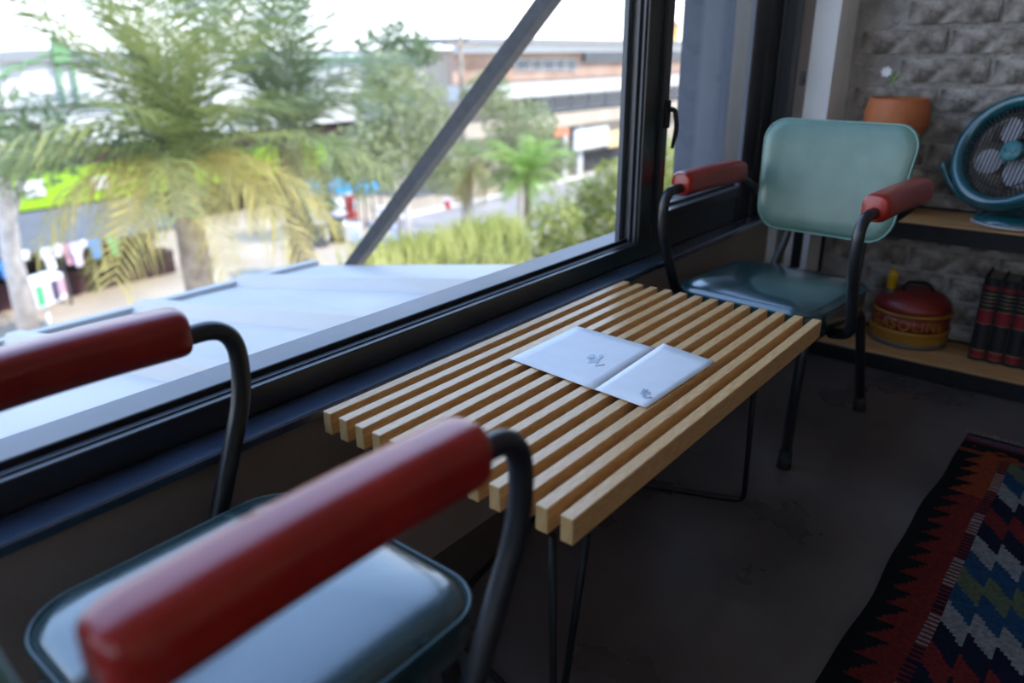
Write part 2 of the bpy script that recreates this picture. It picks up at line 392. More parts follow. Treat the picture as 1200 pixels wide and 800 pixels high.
for y0, y1 in ((LW[0], (LW[0]+LW[1])/2), ((LW[0]+LW[1])/2, LW[1])):
    k = MB()
    for a, b in (((XL-.12, y0, LW[2]), (XL-.06, y0+.05, LW[3])), ((XL-.12, y1-.05, LW[2]), (XL-.06, y1, LW[3])), ((XL-.12, y0+.05, LW[2]), (XL-.06, y1-.05, LW[2]+.05)), ((XL-.12, y0+.05, LW[3]-.05), (XL-.06, y1-.05, LW[3]))): k.box(a, b)
    k.build('sash', M['frame'], win4); k = MB(); k.box((XL-.093, y0+.05, LW[2]+.05), (XL-.087, y1-.05, LW[3]-.05)); k.build('pane', GLASS, win4)
# pier outside, right of the casement
xp = 2.46; pe = Px(794, 120, xp).y
sbox('wall_outside', (xp, 1.035, -7), (3.4, pe, 4.2), M['pier'])

# ================================================================== BENCH TABLE
TZ, TX0, TX1, TY1, TW, TP, TT = .442, .632, 1.5336, .8952, .0193, .03788, .0378
bench = thing('slatted_bench', 'low slatted wooden bench table on thin black rod legs by the window', 'table', ((TX0+TX1)/2, TY1-.237, 0))
bx, by = bench.location.x, bench.location.y
sm_ = MB(); sm_.box((-(TX1-TX0)/2, -TW/2, -TT/2), ((TX1-TX0)/2, TW/2, TT/2), .0012)
for q, f in enumerate(sm_.f):
    xs = [sm_.v[i][0] for i in f]
    if len(f) == 4 and max(xs)-min(xs) < 1e-6: sm_.mi[q] = 1
slat_me = sm_.mesh('slat', [M['oak'], M['oak_end']])
slats = []
for i in range(13):
    me = slat_me
    o = link('slat', me, bench); o.location = (0, TY1-TW/2-i*TP-by, TZ-TT/2); slats.append(o)
for xx in (TX0+.13, TX1-.13):
    k = MB(); k.box((xx-bx-.016, TY1-.4735-by+.022, TZ-TT-.018), (xx-bx+.016, TY1-by-.022, TZ-TT+.0)); k.build('cross_bar', M['oak'], bench)
S_ = .52
def T3(x, y, z=0): return (x*S_-bx, y*S_-by, z)
zr = TZ-TT-.016
rods = [
 bez([T3(1.26, .90, zr), T3(1.315, .925, .006), T3(1.46, 1.53, .006), T3(2.50, 1.683, .006)], [.02, .02]),
 bez([T3(1.435, .90, zr), T3(1.335, .925, .006)], []),
 bez([T3(2.585, .92, zr), T3(2.82, .99, .006), T3(2.55, 1.69, .006), T3(2.45, 1.62, zr)], [.02, .02]),
]
for rd_ in rods: k = MB(); k.tube(rd_, .0058, 10); k.build('leg_rod', M['black_metal'], bench)

# brochure on the bench
br = thing('folded_brochure', 'white folded paper brochure with pale printed emblem lying on the slatted bench', 'brochure', tuple(Pz(697, 440, TZ)))
bo = br.location
def sheet(name, c, lift, thick=.0006):
    pts = [Pz(px, py, TZ+.001)-bo+Vector((0, 0, l)) for (px, py), l in zip(c, lift)]
    n = 8; k = MB(); top = []; bot = []
    for i in range(n+1):
        for j in range(n+1):
            s, t = i/n, j/n; p = pts[0]*(1-s)*(1-t)+pts[1]*(1-s)*t+pts[2]*s*t+pts[3]*s*(1-t)
            p = p+Vector((0, 0, .0012*math.sin(PI*s)*math.sin(PI*t)))
            top.append(p+Vector((0, 0, thick))); bot.append(p)
    N = n+1; fs = []
    for i in range(n):
        for j in range(n):
            a = i*N+j; fs.append((a, a+1, a+N+1, a+N)); a += N*N; fs.append((a, a+N, a+N+1, a+1))
    ring = [j for j in range(N)]+[i*N+n for i in range(1, N)]+[n*N+j for j in range(n-1, -1, -1)]+[i*N for i in range(n-1, 0, -1)]
    for i in range(len(ring)): a, b = ring[i], ring[(i+1) % len(ring)]; fs.append((a, b, b+N*N, a+N*N))
    k.add(top+bot, fs, True); return k.build(name, M['paper'], br, recalc=True)
p1 = sheet('left_panel', [(597, 420.5), (676, 382.5), (770, 409), (697, 457.5)], (.0005, .0005, .001, .001))
p2 = sheet('right_panel', [(697, 457.5), (777, 406), (838, 424.5), (757, 478.5)], (.0018, .006, .001, .001))
def emblem(parent, px, py, sx, sy, m, seed):
    rr = random.Random(seed); k = MB()
    for q in range(9):
        a = rr.uniform(0, 2*PI); d = rr.uniform(0, 1); cx, cy = px+math.cos(a)*d*sx, py+math.sin(a)*d*sy
        pts = []
        for i in range(7):
            b = 2*PI*i/7; c = Pz(cx+math.cos(b)*sx*.42*rr.uniform(.6, 1.1), cy+math.sin(b)*sy*.5*rr.uniform(.6, 1.1), TZ+.0040+q*.00002)-bo; pts.append(c)
        k.add(pts, [tuple(range(7))])
    k.tube([Pz(px-sx*.1, py+sy*1.5, TZ+.004)-bo, Pz(px+sx*1.2, py+sy*1.2, TZ+.004)-bo], .0007, 4)
    return k.build('printed_emblem', m, parent)
emblem(p1, 698, 421, 9, 5, M['ink'], 3); emblem(p2, 757, 460.5, 6, 4, M['ink2'], 5)

# ================================================================== CHAIRS
def make_chair():
    ch = thing('tubular_armchair', 'teal vinyl tubular armchair with dark red armrests, drawn up to the long pane', 'chair')
    # seat
    SX, SB, HW = .19, -.170, .188; cx = (SX+SB)/2; hx = (SX-SB)/2
    k = MB(); rings = []
    prof = [(.035, .335), (.012, .337), (.003, .345), (0, .36), (0, .391), (.002, .398), (.008, .405), (.02, .4105), (.045, .415), (.08, .4185), (.12, .4205), (.16, .4210)]
    for ins, z in prof:
        rr = max(.008, .068-ins*.5)
        rings.append([(cx+x, y, z-(.006*max(0, (cx+x-.12)/.07) if cx+x > .12 else 0)) for x, y in rrect(hx-ins, HW-ins, min(rr, hx-ins-.001, HW-ins-.001))])
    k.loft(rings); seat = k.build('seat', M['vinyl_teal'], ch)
    k = MB(); k.tube([(cx+x, y, .397-(.006*max(0, (cx+x-.12)/.07) if cx+x > .12 else 0)) for x, y in rrect(hx+.001, HW+.001, .068)], .0032, 6, closed=True); k.build('piping', M['piping_t'], seat)
    # backrest: rounded panel curved round the sitter, leaning back
    def bk(u, v, t):   # u across, v up 0..1, t thickness offset forward
        z = .488+.297*v; x = -.252-.05*v + .30*u*u + t
        return (x, u, z)
    hu, hv = .208, .5
    def outline(ins, t, k_=1):
        pts = []
        for a, b in [(q[0]*k_, q[1]*k_) for q in rrect(hu-ins, .1485-ins, .062, 9)]:
            vv = (b+.1485)/.297; taper = 1-.13*(1-vv)
            pts.append(bk(a*taper, vv, t))
        return pts
    k = MB(); k.loft([outline(0, -.012, .02), outline(0, -.012, .5), outline(.006, -.010), outline(0, -.002), outline(0, .010), outline(.005, .0165), outline(0, .021, .88), outline(0, .0235, .7), outline(0, .0245, .45), outline(0, .025, .2), outline(0, .025, .02)])
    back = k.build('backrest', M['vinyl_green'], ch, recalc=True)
    k = MB(); k.tube(outline(.001, .0125), .0030, 6, closed=True); k.build('piping', M['piping_g'], back)
    A = .243
    for s in (1, -1):
        # arm pad: rounded box along x
        k = MB(); rings = []
        x0, x1, zc, hz, hw = -.220, .100, .6395, .0305, .0310
        ee = [0, .0006, .002, .0045, .008, .012, .017, .023, .030]
        for x in [x0+e for e in ee]+[x0+.03+(x1-x0-.06)*i/14 for i in range(1, 14)]+[x1-e for e in ee[::-1]]:
            t = (x-x0)/(x1-x0)
            e0 = min(1, (x-x0)/.032); e1 = min(1, (x1-x)/.016)
            q = min(.52+.48*math.sqrt(1-(1-e0)**2), .70+.30*math.sqrt(1-(1-e1)**2))
            zz = zc+.004*math.sin(PI*t)
            rings.append([(x, s*A+a*q, zz+b*(.5+.5*q)) for a, b in rrect(hw, hz, .0225, 6)])
        # finer ends
        k.loft(rings); pad = k.build('arm_pad', M['vinyl_red'], ch, recalc=True)
        k = MB()
        for e in (1, -1):
            k.tube([(x0+.022+(x1-x0-.034)*i/12, s*A+e*(hw-.0015), zc+.010+.004*math.sin(PI*i/12)) for i in range(13)], .0013, 5)
        k.build('seam', M['vinyl_red'], pad)
        # arm tube: from upright, under pad, bends down at the front and back to the seat frame
        k = MB(); path = bez([(-.292, s*.118, .50), (-.262, s*.215, .590), (-.19, s*A, .630), (.168, s*A, .630), (.172, s*A, .535), (.092, s*.235, .345), (.05, s*.175, .322)], [.03, .03, .068, .05, .035], 9)
        k.tube(path, .0128, 14); k.build('arm_tube', M['tube'], ch)
        # front leg
        k = MB(); k.tube(bez([(.10, s*.150, .322), (.150, s*.152, .318), (.182, s*.158, .012)], [.03]), .0125, 12); lg = k.build('leg', M['tube'], ch)
        k = MB(); k.tube([(.1765, s*.157, .045), (.1825, s*.158, .0)], [.0158, .0175], 12); k.build('rubber_foot', M['rubber'], lg)
        # rear leg
        k = MB(); k.tube(bez([(-.10, s*.155, .322), (-.185, s*.158, .318), (-.27, s*.171, .012)], [.035]), .0125, 12); lg = k.build('leg', M['tube'], ch)
        k = MB(); k.tube([(-.262, s*.170, .045), (-.2705, s*.171, 0)], [.0158, .0175], 12); k.build('rubber_foot', M['rubber'], lg)
        # back upright
        k = MB(); k.tube(bez([(-.10, s*.135, .322), (-.205, s*.125, .330), (-.274, s*.105, .46), (-.302, s*.105, .63), (-.310, s*.105, .68)], [.05, .05, .05]), .0115, 12); k.build('back_upright', M['tube'], ch)
    k = MB(); k.tube([(cx+x, y, .322) for x, y in rrect(.15, .155, .05)], .0115, 10, closed=True); k.build('seat_frame', M['tube'], ch)
    return ch
near = make_chair()
near.location = (.326, .636, 0)
far = copy_tree(near)
far.location = (1.871, .641, 0); far.rotation_euler.z = math.radians(175)
far['label'] = 'green vinyl tubular armchair with bright red armrests, between slatted bench and low shelf'
for o in (near, far): o['group'] = 'armchairs at the two ends of the bench'

# ================================================================== SHELF
XS = 2.459
ZL, ZU = .053, .480
shelf = thing('low_shelf', 'low black metal shelf with two pine boards against the rough brick wall', 'shelf', (XS+.135, .1, 0))
def srel(o): return Vector(o)-shelf.location
def sh(name, a, b, m, bev=.002): k = MB(); k.box(srel(a), srel(b), bev); return k.build(name, m, shelf)
YL0, YL1 = -.85, .805
for z in (ZL, ZU):
    sh('board', (XS+.012, YL0+.02, z-.018), (X_B-.018, YL1-.02, z), M['pine'])
    sh('front_rail', (XS, YL0, z-.050), (XS+.012, YL1, z-.002), M['black_metal'])
    sh('rear_rail', (X_B-.018, YL0, z-.05), (X_B-.011, YL1, z+.006), M['black_metal'])
for y in (YL1-.026, YL0):
    for x in (XS+.001, X_B-.036): sh('post', (x+.001, y, 0), (x+.026, y+.026, ZU-.02), M['black_metal'])

# gas can
cc = Pz(1056, 409, ZL); can = thing('gas_can', 'old round red and yellow metal gas can with yellow spout on the lower shelf', 'gas can', (cc.x+.120, cc.y+.012, ZL))
R0 = .120
def lat(name, prof, m, parent, c=(0, 0, 0), n=40): k = MB(); k.lathe(prof, n, c); return k.build(name, m, parent)
lat('base_ring', [(R0-.004, 0), (R0, .002), (R0, .014), (R0-.002, .016)], M['can_grey'], can)
lat('lower_band', [(R0-.002, .015), (R0-.001, .018), (R0-.001, .045), (R0+.002, .048), (R0+.002, .054), (R0-.002, .056)], M['can_yellow'], can)
bd = lat('lettered_band', [(R0-.003, .055), (R0-.003, .104)], M['can_red'], can)
lat('upper_bead', [(R0-.003, .103), (R0+.002, .105), (R0+.002, .111), (R0-.003, .113)], M['can_yellow'], can)
dome = lat('dome', [(R0-.003, .112), (R0-.006, .130), (R0-.016, .148), (R0-.034, .160), (.07, .168), (.045, .172), (.02, .173), (.001, .173)], M['can_red'], can)
sp = (-.040, .066, .160)
k = MB(); k.lathe([(.017, -.004), (.018, .012), (.0155, .014)], 18, sp); k.build('spout_collar', M['can_grey'], can)
k = MB(); k.lathe([(.0150, .008), (.0145, .058), (.0155, .060), (.0140, .066), (.005, .078), (.001, .079)], 18, sp); k.build('spout', M['spout'], can)
k = MB(); k.tube(bez([(-.035, .030, .165), (-.030, .024, .200), (.005, -.035, .198), (.015, -.055, .162)], [.02, .02]), .0055, 8); k.build('handle', M['black_metal'], can)
# embossed lettering wrapped round the band
tx = bpy.data.curves.new('lettering', 'FONT'); tx.body = 'GASOLINE'; tx.size = .047; tx.extrude = .0012; tx.align_x = 'CENTER'; tx.space_character = 1.15
to = bpy.data.objects.new('lettering', tx); COL.objects.link(to)
bpy.context.view_layer.update()
me = bpy.data.meshes.new_from_object(to.evaluated_get(bpy.context.evaluated_depsgraph_get()))
bpy.data.objects.remove(to)
for v in me.vertices:
    a = PI+.10+v.co.x/R0; rr = R0-.003+.0005+v.co.z; v.co = (rr*math.cos(a), rr*math.sin(a), .062+v.co.y)
me.materials.clear(); me.materials.append(M['can_yellow']); link('lettering', me, bd)

# books
bk0 = Pz(1134, 421, ZL)
yb = bk0.y+.004
blabels = ['black bound volume with red bands, outermost of the row beside the gas can', 'black bound volume with red bands, second in the row from the gas can',
           'black bound volume with red bands, third in the row from the gas can', 'black bound volume with red bands, fourth in the row from the gas can', 'black bound volume with red bands, fifth in the row from the gas can', 'black bound volume with red bands, sixth in the row from the gas can']
for i in range(6):
    th = .046; H_ = .262; D_ = .185
    b = thing('bound_book', blabels[i], 'book', (bk0.x+.004, yb-th/2, ZL), 0, 'row of bound volumes on the lower shelf')
    k = MB()
    k.box((.004, th/2-.003, 0), (D_, th/2, H_)); k.box((.004, -th/2, 0), (D_, -th/2+.003, H_))
    rings = []
    for z in (0, H_):
        pts = [(.010-.010*math.cos(PI/2*q/5), q/5*th/2, z) for q in range(-5, 6)]+[(.013, th/2, z), (.013, -th/2, z)]
        rings.append(pts)
    k.loft(rings, smooth=False); k.build('cover', M['book'], b, recalc=True)
    k = MB(); k.box((.014, -th/2+.004, .004), (D_-.004, th/2-.004, H_-.006)); k.build('pages', M['pages'], b)
    def band(z0, z1, m, nm):
        k = MB(); rings = []
        for z in (z0, z1):
            rings.append([(.0094-.0100*math.cos(PI/2*q/5), q/5*(th/2-.001), z) for q in range(-5, 6)]+[(.012, th/2-.002, z), (.012, -th/2+.002, z)])
        k.loft(rings, smooth=False); k.build(nm, m, b, recalc=True)
    for z0, z1 in ((.010, .034), (.122, .166), (.228, .240)): band(z0, z1, M['book_red'], 'red_band')
    for z0 in (.121, .165, .180, .192, .204, .216, .010, .034): band(z0, z0+.0022, M['gold'], 'gold_line')
    yb -= th+.001

# fan
fo = Pz(1192, 262, ZU); fan = thing('desk_fan', 'teal vintage desk fan tilted upward on the top board of the low shelf', 'fan', (XS+.150, Px(1190, 262, XS+.15).y, ZU))
fx0, fy0 = fan.location.x, fan.location.y
hub = Px(1187, 178, fx0-.03)-Vector(fan.location)
k = MB(); k.lathe([(.085, 0), (.108, .004), (.112, .012), (.106, .022), (.085, .032), (.05, .040), (.02, .043), (.001, .044)], 36); base = k.build('base', M['teal_paint'], fan)
k = MB(); k.lathe([(.1135, .003), (.116, .007), (.1135, .011)], 36); k.build('base_rim', M['steel_blade'], base)
for a in (0, 1.57, 3.14, 4.71):
    k = MB(); k.lathe([(.008, .0), (.009, .006)], 10, (.095*math.cos(a+.8), .095*math.sin(a+.8), 0)); k.build('foot', M['rubber'], fan)
tilt = math.radians(-118)           # head axis: local +z to world -x, tipped up
headm = Matrix.Translation(hub) @ Matrix.Rotation(math.radians(-24), 4, 'Z') @ Matrix.Rotation(math.radians(-68), 4, 'Y')
RO = .168
def head(k, name, m, parent=fan):
    k.v = [tuple(headm @ Vector(v)) for v in k.v]; return k.build(name, m, parent, recalc=True)
k = MB(); n = 48
rings = []
for i in range(n):
    a = 2*PI*i/n
    prof = [(RO-.036, -.03), (RO-.010, -.036), (RO+.002, -.018), (RO+.003, .002), (RO-.007, .018), (RO-.020, .021), (RO-.033, .012), (RO-.038, -.002), (RO-.039, -.026)]
    rings.append([(r*math.cos(a), r*math.sin(a), z) for r, z in prof])
vs = [v for r in rings for v in r]; m_ = len(rings[0]); fs = []
for i in range(n):
    for q in range(m_): fs.append((i*m_+q, ((i+1) % n)*m_+q, ((i+1) % n)*m_+(q+1) % m_, i*m_+(q+1) % m_))
k.add(vs, fs, True); head(k, 'ring', M['teal_paint'])
# grille: radial fins inside the ring, parallel bars over the blades
for q in range(64):
    a = 2*PI*q/64; k = MB(); k.tube([((RO-.032)*math.cos(a), (RO-.032)*math.sin(a), .004), ((RO-.062)*math.cos(a), (RO-.062)*math.sin(a), .007)], .0022, 5); head(k, 'grille_fin', M['grille'])
k = MB(); k.tube([((RO-.062)*math.cos(2*PI*q/40), (RO-.062)*math.sin(2*PI*q/40), .007) for q in range(40)], .002, 6, closed=True); head(k, 'grille_ring', M['grille'])
rI = RO-.062
for q in range(-9, 10):
    t = q/9.6*rI; w = math.sqrt(max(rI*rI-t*t, 0)); k = MB(); k.tube([(-w, t, .008), (w, t, .008)], .0016, 5); head(k, 'grille_bar', M['grille'])
for q in range(6):
    rr = .03+.0165*q; k = MB(); k.tube([(rr*math.cos(2*PI*j/30), rr*math.sin(2*PI*j/30), -.026) for j in range(30)], .0012, 5, closed=True); head(k, 'rear_wire', M['fan_wire'])
for q in range(4):
    a0 = q*PI/2+.5; k = MB(); top = []
    for i in range(7):
        for j in range(5):
            rr = .022+.088*i/6; wdt = .55*math.sin(PI*(.18+.78*i/6)); a = a0+wdt*(j/4-.5)*2*.95
            top.append((rr*math.cos(a), rr*math.sin(a), -.008-.018*(j/4-.5)))
    fs = [(i*5+j, i*5+j+1, i*5+j+6, i*5+j+5) for i in range(6) for j in range(4)]
    k.add(top, fs, True); k.add([(x, y, z-.0015) for x, y, z in top], [f[::-1] for f in fs], True); 
    k.v = [tuple(headm @ Vector(v)) for v in k.v]; k.build('blade', M['steel_blade'], fan)
k = MB(); k.lathe([(.029, .006), (.030, .010), (.026, .014), (.001, .016)], 28); hubo = head(k, 'hub', M['teal_badge'])
k = MB(); k.tube([(-.003+.006*math.sin(q*1.3), -.018+.036*q/12, .0155) for q in range(13)], .0012, 5); head(k, 'badge_script', M['teal_paint'], hubo)
k = MB(); k.lathe([(.040, -.020), (.052, -.035), (.055, -.075), (.045, -.095), (.001, -.1)], 24); head(k, 'motor_housing', M['teal_paint'])
k = MB(); yk = []
for q in range(25):
    a = PI+.25+(PI-.5)*q/24; yk.append((hub.x+.03, hub.y+(RO+.012)*math.cos(a), hub.z+(RO+.010)*math.sin(a)))
yk = [Vector((p[0], p[1], max(p[2], .040))) for p in yk]
k.tube(yk, .008, 10); k.build('yoke', M['teal_paint'], fan)

# cream jar carrying the terracotta bowl, with a white flower
pb = Px(1045, 165, 2.60)
JY = Px(1039, 205, 2.61).y
jar = thing('ceramic_jar', 'cream round ceramic jar with dark rim standing on top of the shelf behind the armchair', 'jar', (2.612, JY, ZU))
jb = lat('body', [(.045, 0), (.06, .004), (.080, .035), (.100, .080), (.107, .112), (.092, .134), (.040, .140)], M['cream'], jar)
lat('rim', [(.040, .139), (.046, .142), (.046, .150), (.038, .153)], M['brown_glaze'], jar)
zp = ZU+.153
pot = thing('terracotta_bowl', 'rounded terracotta bowl planter with a white flower in front of the brick wall', 'planter', (jar.location.x, jar.location.y, zp))
ph = Px(1045, 114, 2.61).z-zp; pw = .093
k = MB(); k.lathe([(.042, 0), (.050, .004), (pw*.78, ph*.40), (pw*.98, ph*.58), (pw, ph*.70), (pw*.97, ph*.86), (pw*.90, ph*.98), (pw*.86, ph), (pw*.80, ph*.985), (pw*.80, ph*.90)], 44); k.build('bowl', M['terracotta'], pot)
k = MB(); k.tube([(pw*1.0*math.cos(2*PI*q/40), pw*1.0*math.sin(2*PI*q/40), ph*.60) for q in range(40)], .003, 6, closed=True); k.build('rib', M['terracotta'], pot)
k = MB(); k.lathe([(pw*.81, ph*.90), (.001, ph*.92)], 30); k.build('soil', M['soil'], pot)
fl = Px(1039, 84, 2.60)-Vector(pot.location)
k = MB(); k.tube(bez([(0, 0, ph*.9), (.0, .01, ph+.02), (fl.x, fl.y, fl.z-.004)], [.03]), .0013, 6); k.build('stem', M['leafg'], pot)
k = MB()
for q in range(7):
    a = 2*PI*q/7; d = Vector((-.25, math.cos(a), math.sin(a))); t = Vector((0, -math.sin(a), math.cos(a)))
    k.add([fl, fl+d*.010+t*.006, fl+d*.017, fl+d*.010-t*.006, fl+d*.009+Vector((.003, 0, 0))], [(0, 1, 2, 3), (0, 4, 1), (0, 3, 4), (1, 4, 2), (2, 4, 3)])
k.build('flower', M['petal'], pot)
for (px, py, l, w) in ((1047, 89, .034, .009), (1043, 95, .022, .008), (1051, 92, .020, .006)):
    c = Px(px, py, 2.605)-Vector(pot.location); k = MB(); lv = [(c.x-.003, c.y+.004, c.z-l/2), (c.x-.007, c.y-w, c.z), (c.x, c.y-.006, c.z+l/2), (c.x-.002, c.y+w, c.z)]
    k.add(lv+[(x+.001, y, z) for x, y, z in lv], [(0, 1, 2, 3), (7, 6, 5, 4), (0, 4, 5, 1), (1, 5, 6, 2), (2, 6, 7, 3), (3, 7, 4, 0)]); k.build('leaf', M['leafg'], pot)

# ================================================================== RUG
ra = Pz(1133, 506, .006); rb = Pz(955, 800, .006); rc = Pz(1200, 521, .006)
eu = (rb-ra); eu.z = 0; eu.normalize()
ev = Vector((-eu.y, eu.x, 0)); ev = ev if ev.dot(rc-ra) > 0 else -ev
RL, RW = 1.75, .92
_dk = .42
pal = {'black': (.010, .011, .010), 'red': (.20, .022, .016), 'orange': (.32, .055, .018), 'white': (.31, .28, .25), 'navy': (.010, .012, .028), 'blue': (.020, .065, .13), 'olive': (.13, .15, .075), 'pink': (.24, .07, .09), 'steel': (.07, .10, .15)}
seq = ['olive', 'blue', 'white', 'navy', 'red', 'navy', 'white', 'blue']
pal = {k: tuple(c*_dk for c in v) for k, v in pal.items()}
def tri(x): x = x % 1; return abs(2*x-1)
def saw(x): return x % 1
def rugcol(u, v):
    if u < .014: return 'black'
    if u < .026: return 'pink'
    if u < .040: return 'steel'
    if u < .050: return 'red'
    warm = 'orange' if u < .34 else 'red'
    vv = min(v, RW-v)
    if u < .115 or u > RL-.115:
        return 'black' if tri(v/.06+(.5 if u > .085 else 0))*.03+(.05) > abs(u-.02)+.0 or (.075 < u < .095 and saw(v/.13) < .45) else warm
    if vv < .024+.040*(1-saw(u/.056)): return 'black'
    if vv < .100: return warm
    if vv < .118: return (warm if saw(u/.0135) < .5 else ('white' if int((u+.02)/.105) % 2 == 0 else 'navy'))
    w = vv-.118
    jag = .052*saw(w/.046)+.10*w
    t = (u-.10-jag)/.066
    i = int(math.floor(t)) % 8
    c = seq[i]
    if c == 'red': c = warm
    return c
CS = .0065; nu, nv = int(RL/CS), int(RW/CS)
def rp(u, v):
    edge = .004*math.sin(u*9)+.002*math.sin(u*23+1)
    z = .005+.0015*math.sin(u*7+v*5)+.001*math.sin(v*17)
    p = ra+eu*u+ev*(v+edge*(1-min(1, v/.2))); return (p.x, p.y, z)
vs = [rp(i*CS, j*CS) for i in range(nu+1) for j in range(nv+1)]
fs = [(i*(nv+1)+j, (i+1)*(nv+1)+j, (i+1)*(nv+1)+j+1, i*(nv+1)+j+1) for i in range(nu) for j in range(nv)]
base_n = len(vs)
ring = [i*(nv+1) for i in range(nu+1)]+[nu*(nv+1)+j for j in range(1, nv+1)]+[i*(nv+1)+nv for i in range(nu-1, -1, -1)]+[j for j in range(nv-1, 0, -1)]
vs += [(vs[q][0], vs[q][1], .0002) for q in ring]; L = len(ring)
fs += [(ring[i], base_n+i, base_n+(i+1) % L, ring[(i+1) % L]) for i in range(L)]
me = bpy.data.meshes.new('kilim_rug'); me.from_pydata(vs, [], fs); names = list(pal)
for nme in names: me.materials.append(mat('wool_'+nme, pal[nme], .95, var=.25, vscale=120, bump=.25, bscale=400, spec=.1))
mi = []
for i in range(nu):
    for j in range(nv): mi.append(names.index(rugcol((i+.5)*CS, (j+.5)*CS)))
mi += [0]*L; me.polygons.foreach_set('material_index', mi); me.update()
nrm = me.polygons[0].normal
if nrm.z < 0: me.flip_normals()
rug = link('kilim_rug', me); rug.location = (0, 0, 0); tag(rug, 'flat woven kilim rug with zigzag pattern in red, navy and cream on the floor', 'rug')
k = MB()
for q in range(110):
    v = RW*q/110+rnd.uniform(0, .004); p = ra+ev*v; L_ = rnd.uniform(.018, .035); d = -eu*L_+ev*rnd.uniform(-.012, .012)
    k.tube([(p.x, p.y, .004), (p.x+d.x*.5, p.y+d.y*.5, .006), (p.x+d.x, p.y+d.y, .0015)], .0009, 4)
fr_ = k.build('fringe', M['fringe'], rug)
fr_['kind'] = 'stuff'

# ================================================================== OUTSIDE: awning, brace
awn = thing('awning_roof', 'white ribbed sheet metal awning roof just below the window', 'awning', (-.5, 1.13, .30))
ax0, ax1 = -3.4, 2.183
def az(y): return .305-(y-1.13)*.168
npan = 12; pw_ = (ax1-ax0)/npan
for i in range(npan):
    x0 = ax0+i*pw_; k = MB()
    pr_ = [(0, 0), (.03, .045), (.075, .045), (.105, 0), (pw_*.6, .004), (pw_, 0)]
    pts = [(x0+a, 1.13, az(1.13)+h) for a, h in pr_]+[(x0+pw_, 1.13, az(1.13)-.012), (x0, 1.13, az(1.13)-.012)]
    k.prism(pts, (0, 1.87, -.168*1.87)); 
    k.v = [(v[0]+.5, v[1]-1.13, v[2]-.30) for v in k.v]; k.build('roof_panel', M['awning'], awn, recalc=True)
k = MB(); k.box((ax0+.5, 1.86, -.345), (ax1+.5, 1.90, -.285)); k.build('edge_trim', M['awning'], awn)
bt = MB()
b0 = Vector((ax1+.035, 2.80, az(2.80)-.03)); b1 = Vector((ax1+.035, 1.14, 1.60))
dd = (b1-b0).normalized(); nn = Vector((0, dd.z, -dd.y))*.027; xx = Vector((.027, 0, 0))
bt.loft([[b+nn+xx, b+nn-xx, b-nn-xx, b-nn+xx] for b in (b0, b1)], smooth=False)
brc = bt.build('diagonal_brace', M['brace'], recalc=True); tag(brc, 'dark steel diagonal strut rising outside the long window pane', 'strut')

# ================================================================== OUTSIDE: ground
sbox('ground', (-60, 3, GZ-.5), (160, 120, GZ), M['sand'])
g0 = G(510, 262); 
sbox('street', (24, 21.0, GZ), (160, 28.5, GZ+.012), M['asphalt'])
sbox('kerb_strip', (24, 20.75, GZ), (160, 21.0, GZ+.14), M['kerb'])
sbox('kerb_strip', (24, 28.5, GZ), (160, 28.75, GZ+.14), M['kerb'])

# ------------------------------------------------ palms
def frond_mesh(length, droop, leaf, m, seed, pairs=34, hang=.35):
    rr = random.Random(seed); k = MB(); P = []
    n = 14
    for i in range(n+1):
        t = i/n; P.append(Vector((length*(t-.18*droop*t*t), 0, length*(.35*t-droop*t*t*.75))))
    k.tube(P, [.017*(1-.85*i/n) for i in range(n+1)], 5, mi=0)
    for q in range(pairs):
        t = .10+.88*q/pairs; f = t*n; i = min(int(f), n-1); b = P[i].lerp(P[i+1], f-i); tg = (P[i+1]-P[i]).normalized()
        up = Vector((0, 0, 1)); up = (up-tg*up.dot(tg)).normalized()
        ll = leaf*(.45+.75*math.sin(PI*min(.98, .15+.8*t)))*rr.uniform(.85, 1.1)
        for s in (-1, 1):
            side = Vector((0, s, 0)); d = (side*.75+tg*.55+up*rr.uniform(-.1, .35)).normalized()
            mid = b+d*ll*.5+Vector((0, 0, -hang*ll*.15)); e = b+d*ll+Vector((0, 0, -hang*ll*rr.uniform(.6, 1.2)))
            w = tg*(.018+.008*rr.random())
            k.add([b-w*.5, b+w*.5, mid+w, mid-w, e], [(0, 1, 2, 3), (3, 2, 4)])
    return k.mesh('frond', [m, M['palm_y'] if m is M['palm_y'] else M['leaf_lm']])
FR = [frond_mesh(3.0, .55, .62, M['palm_g'], 1), frond_mesh(3.2, .35, .60, M['palm_d'], 2), frond_mesh(2.8, .95, .62, M['palm_g'], 3, hang=.6),
      frond_mesh(2.6, 1.25, .55, M['palm_y'], 4, hang=.8), frond_mesh(3.0, .75, .60, M['palm_d'], 5), frond_mesh(2.4, .7, .55, M['palm_v'], 6, hang=.5)]
def palm(label, crown, base, scale, fronds, tr=.17, group=None, tm='trunk', name='palm_tree'):
    p = thing(name, label, 'palm tree', tuple(base), 0, group); c = Vector(crown)-Vector(base); n = 14
    k = MB(); k.tube([Vector((c.x*(i/n)**1.3, c.y*(i/n)**1.3, c.z*i/n)) for i in range(n+1)], [tr*(1.25-.35*i/n)*(1+.06*(i % 2)) for i in range(n+1)], 12); k.build('trunk', M[tm], p)
    for (kind, az_, el, sc_) in fronds:
        o = link('frond', FR[kind], p); o.location = c; o.rotation_mode = 'QUATERNION'
        o.rotation_quaternion = (Matrix.Rotation(az_, 3, 'Z') @ Matrix.Rotation(-el, 3, 'Y') @ Matrix.Rotation(rnd.uniform(-.3, .3), 3, 'X')).to_quaternion()
        o.scale = (scale*sc_,)*3
    return p
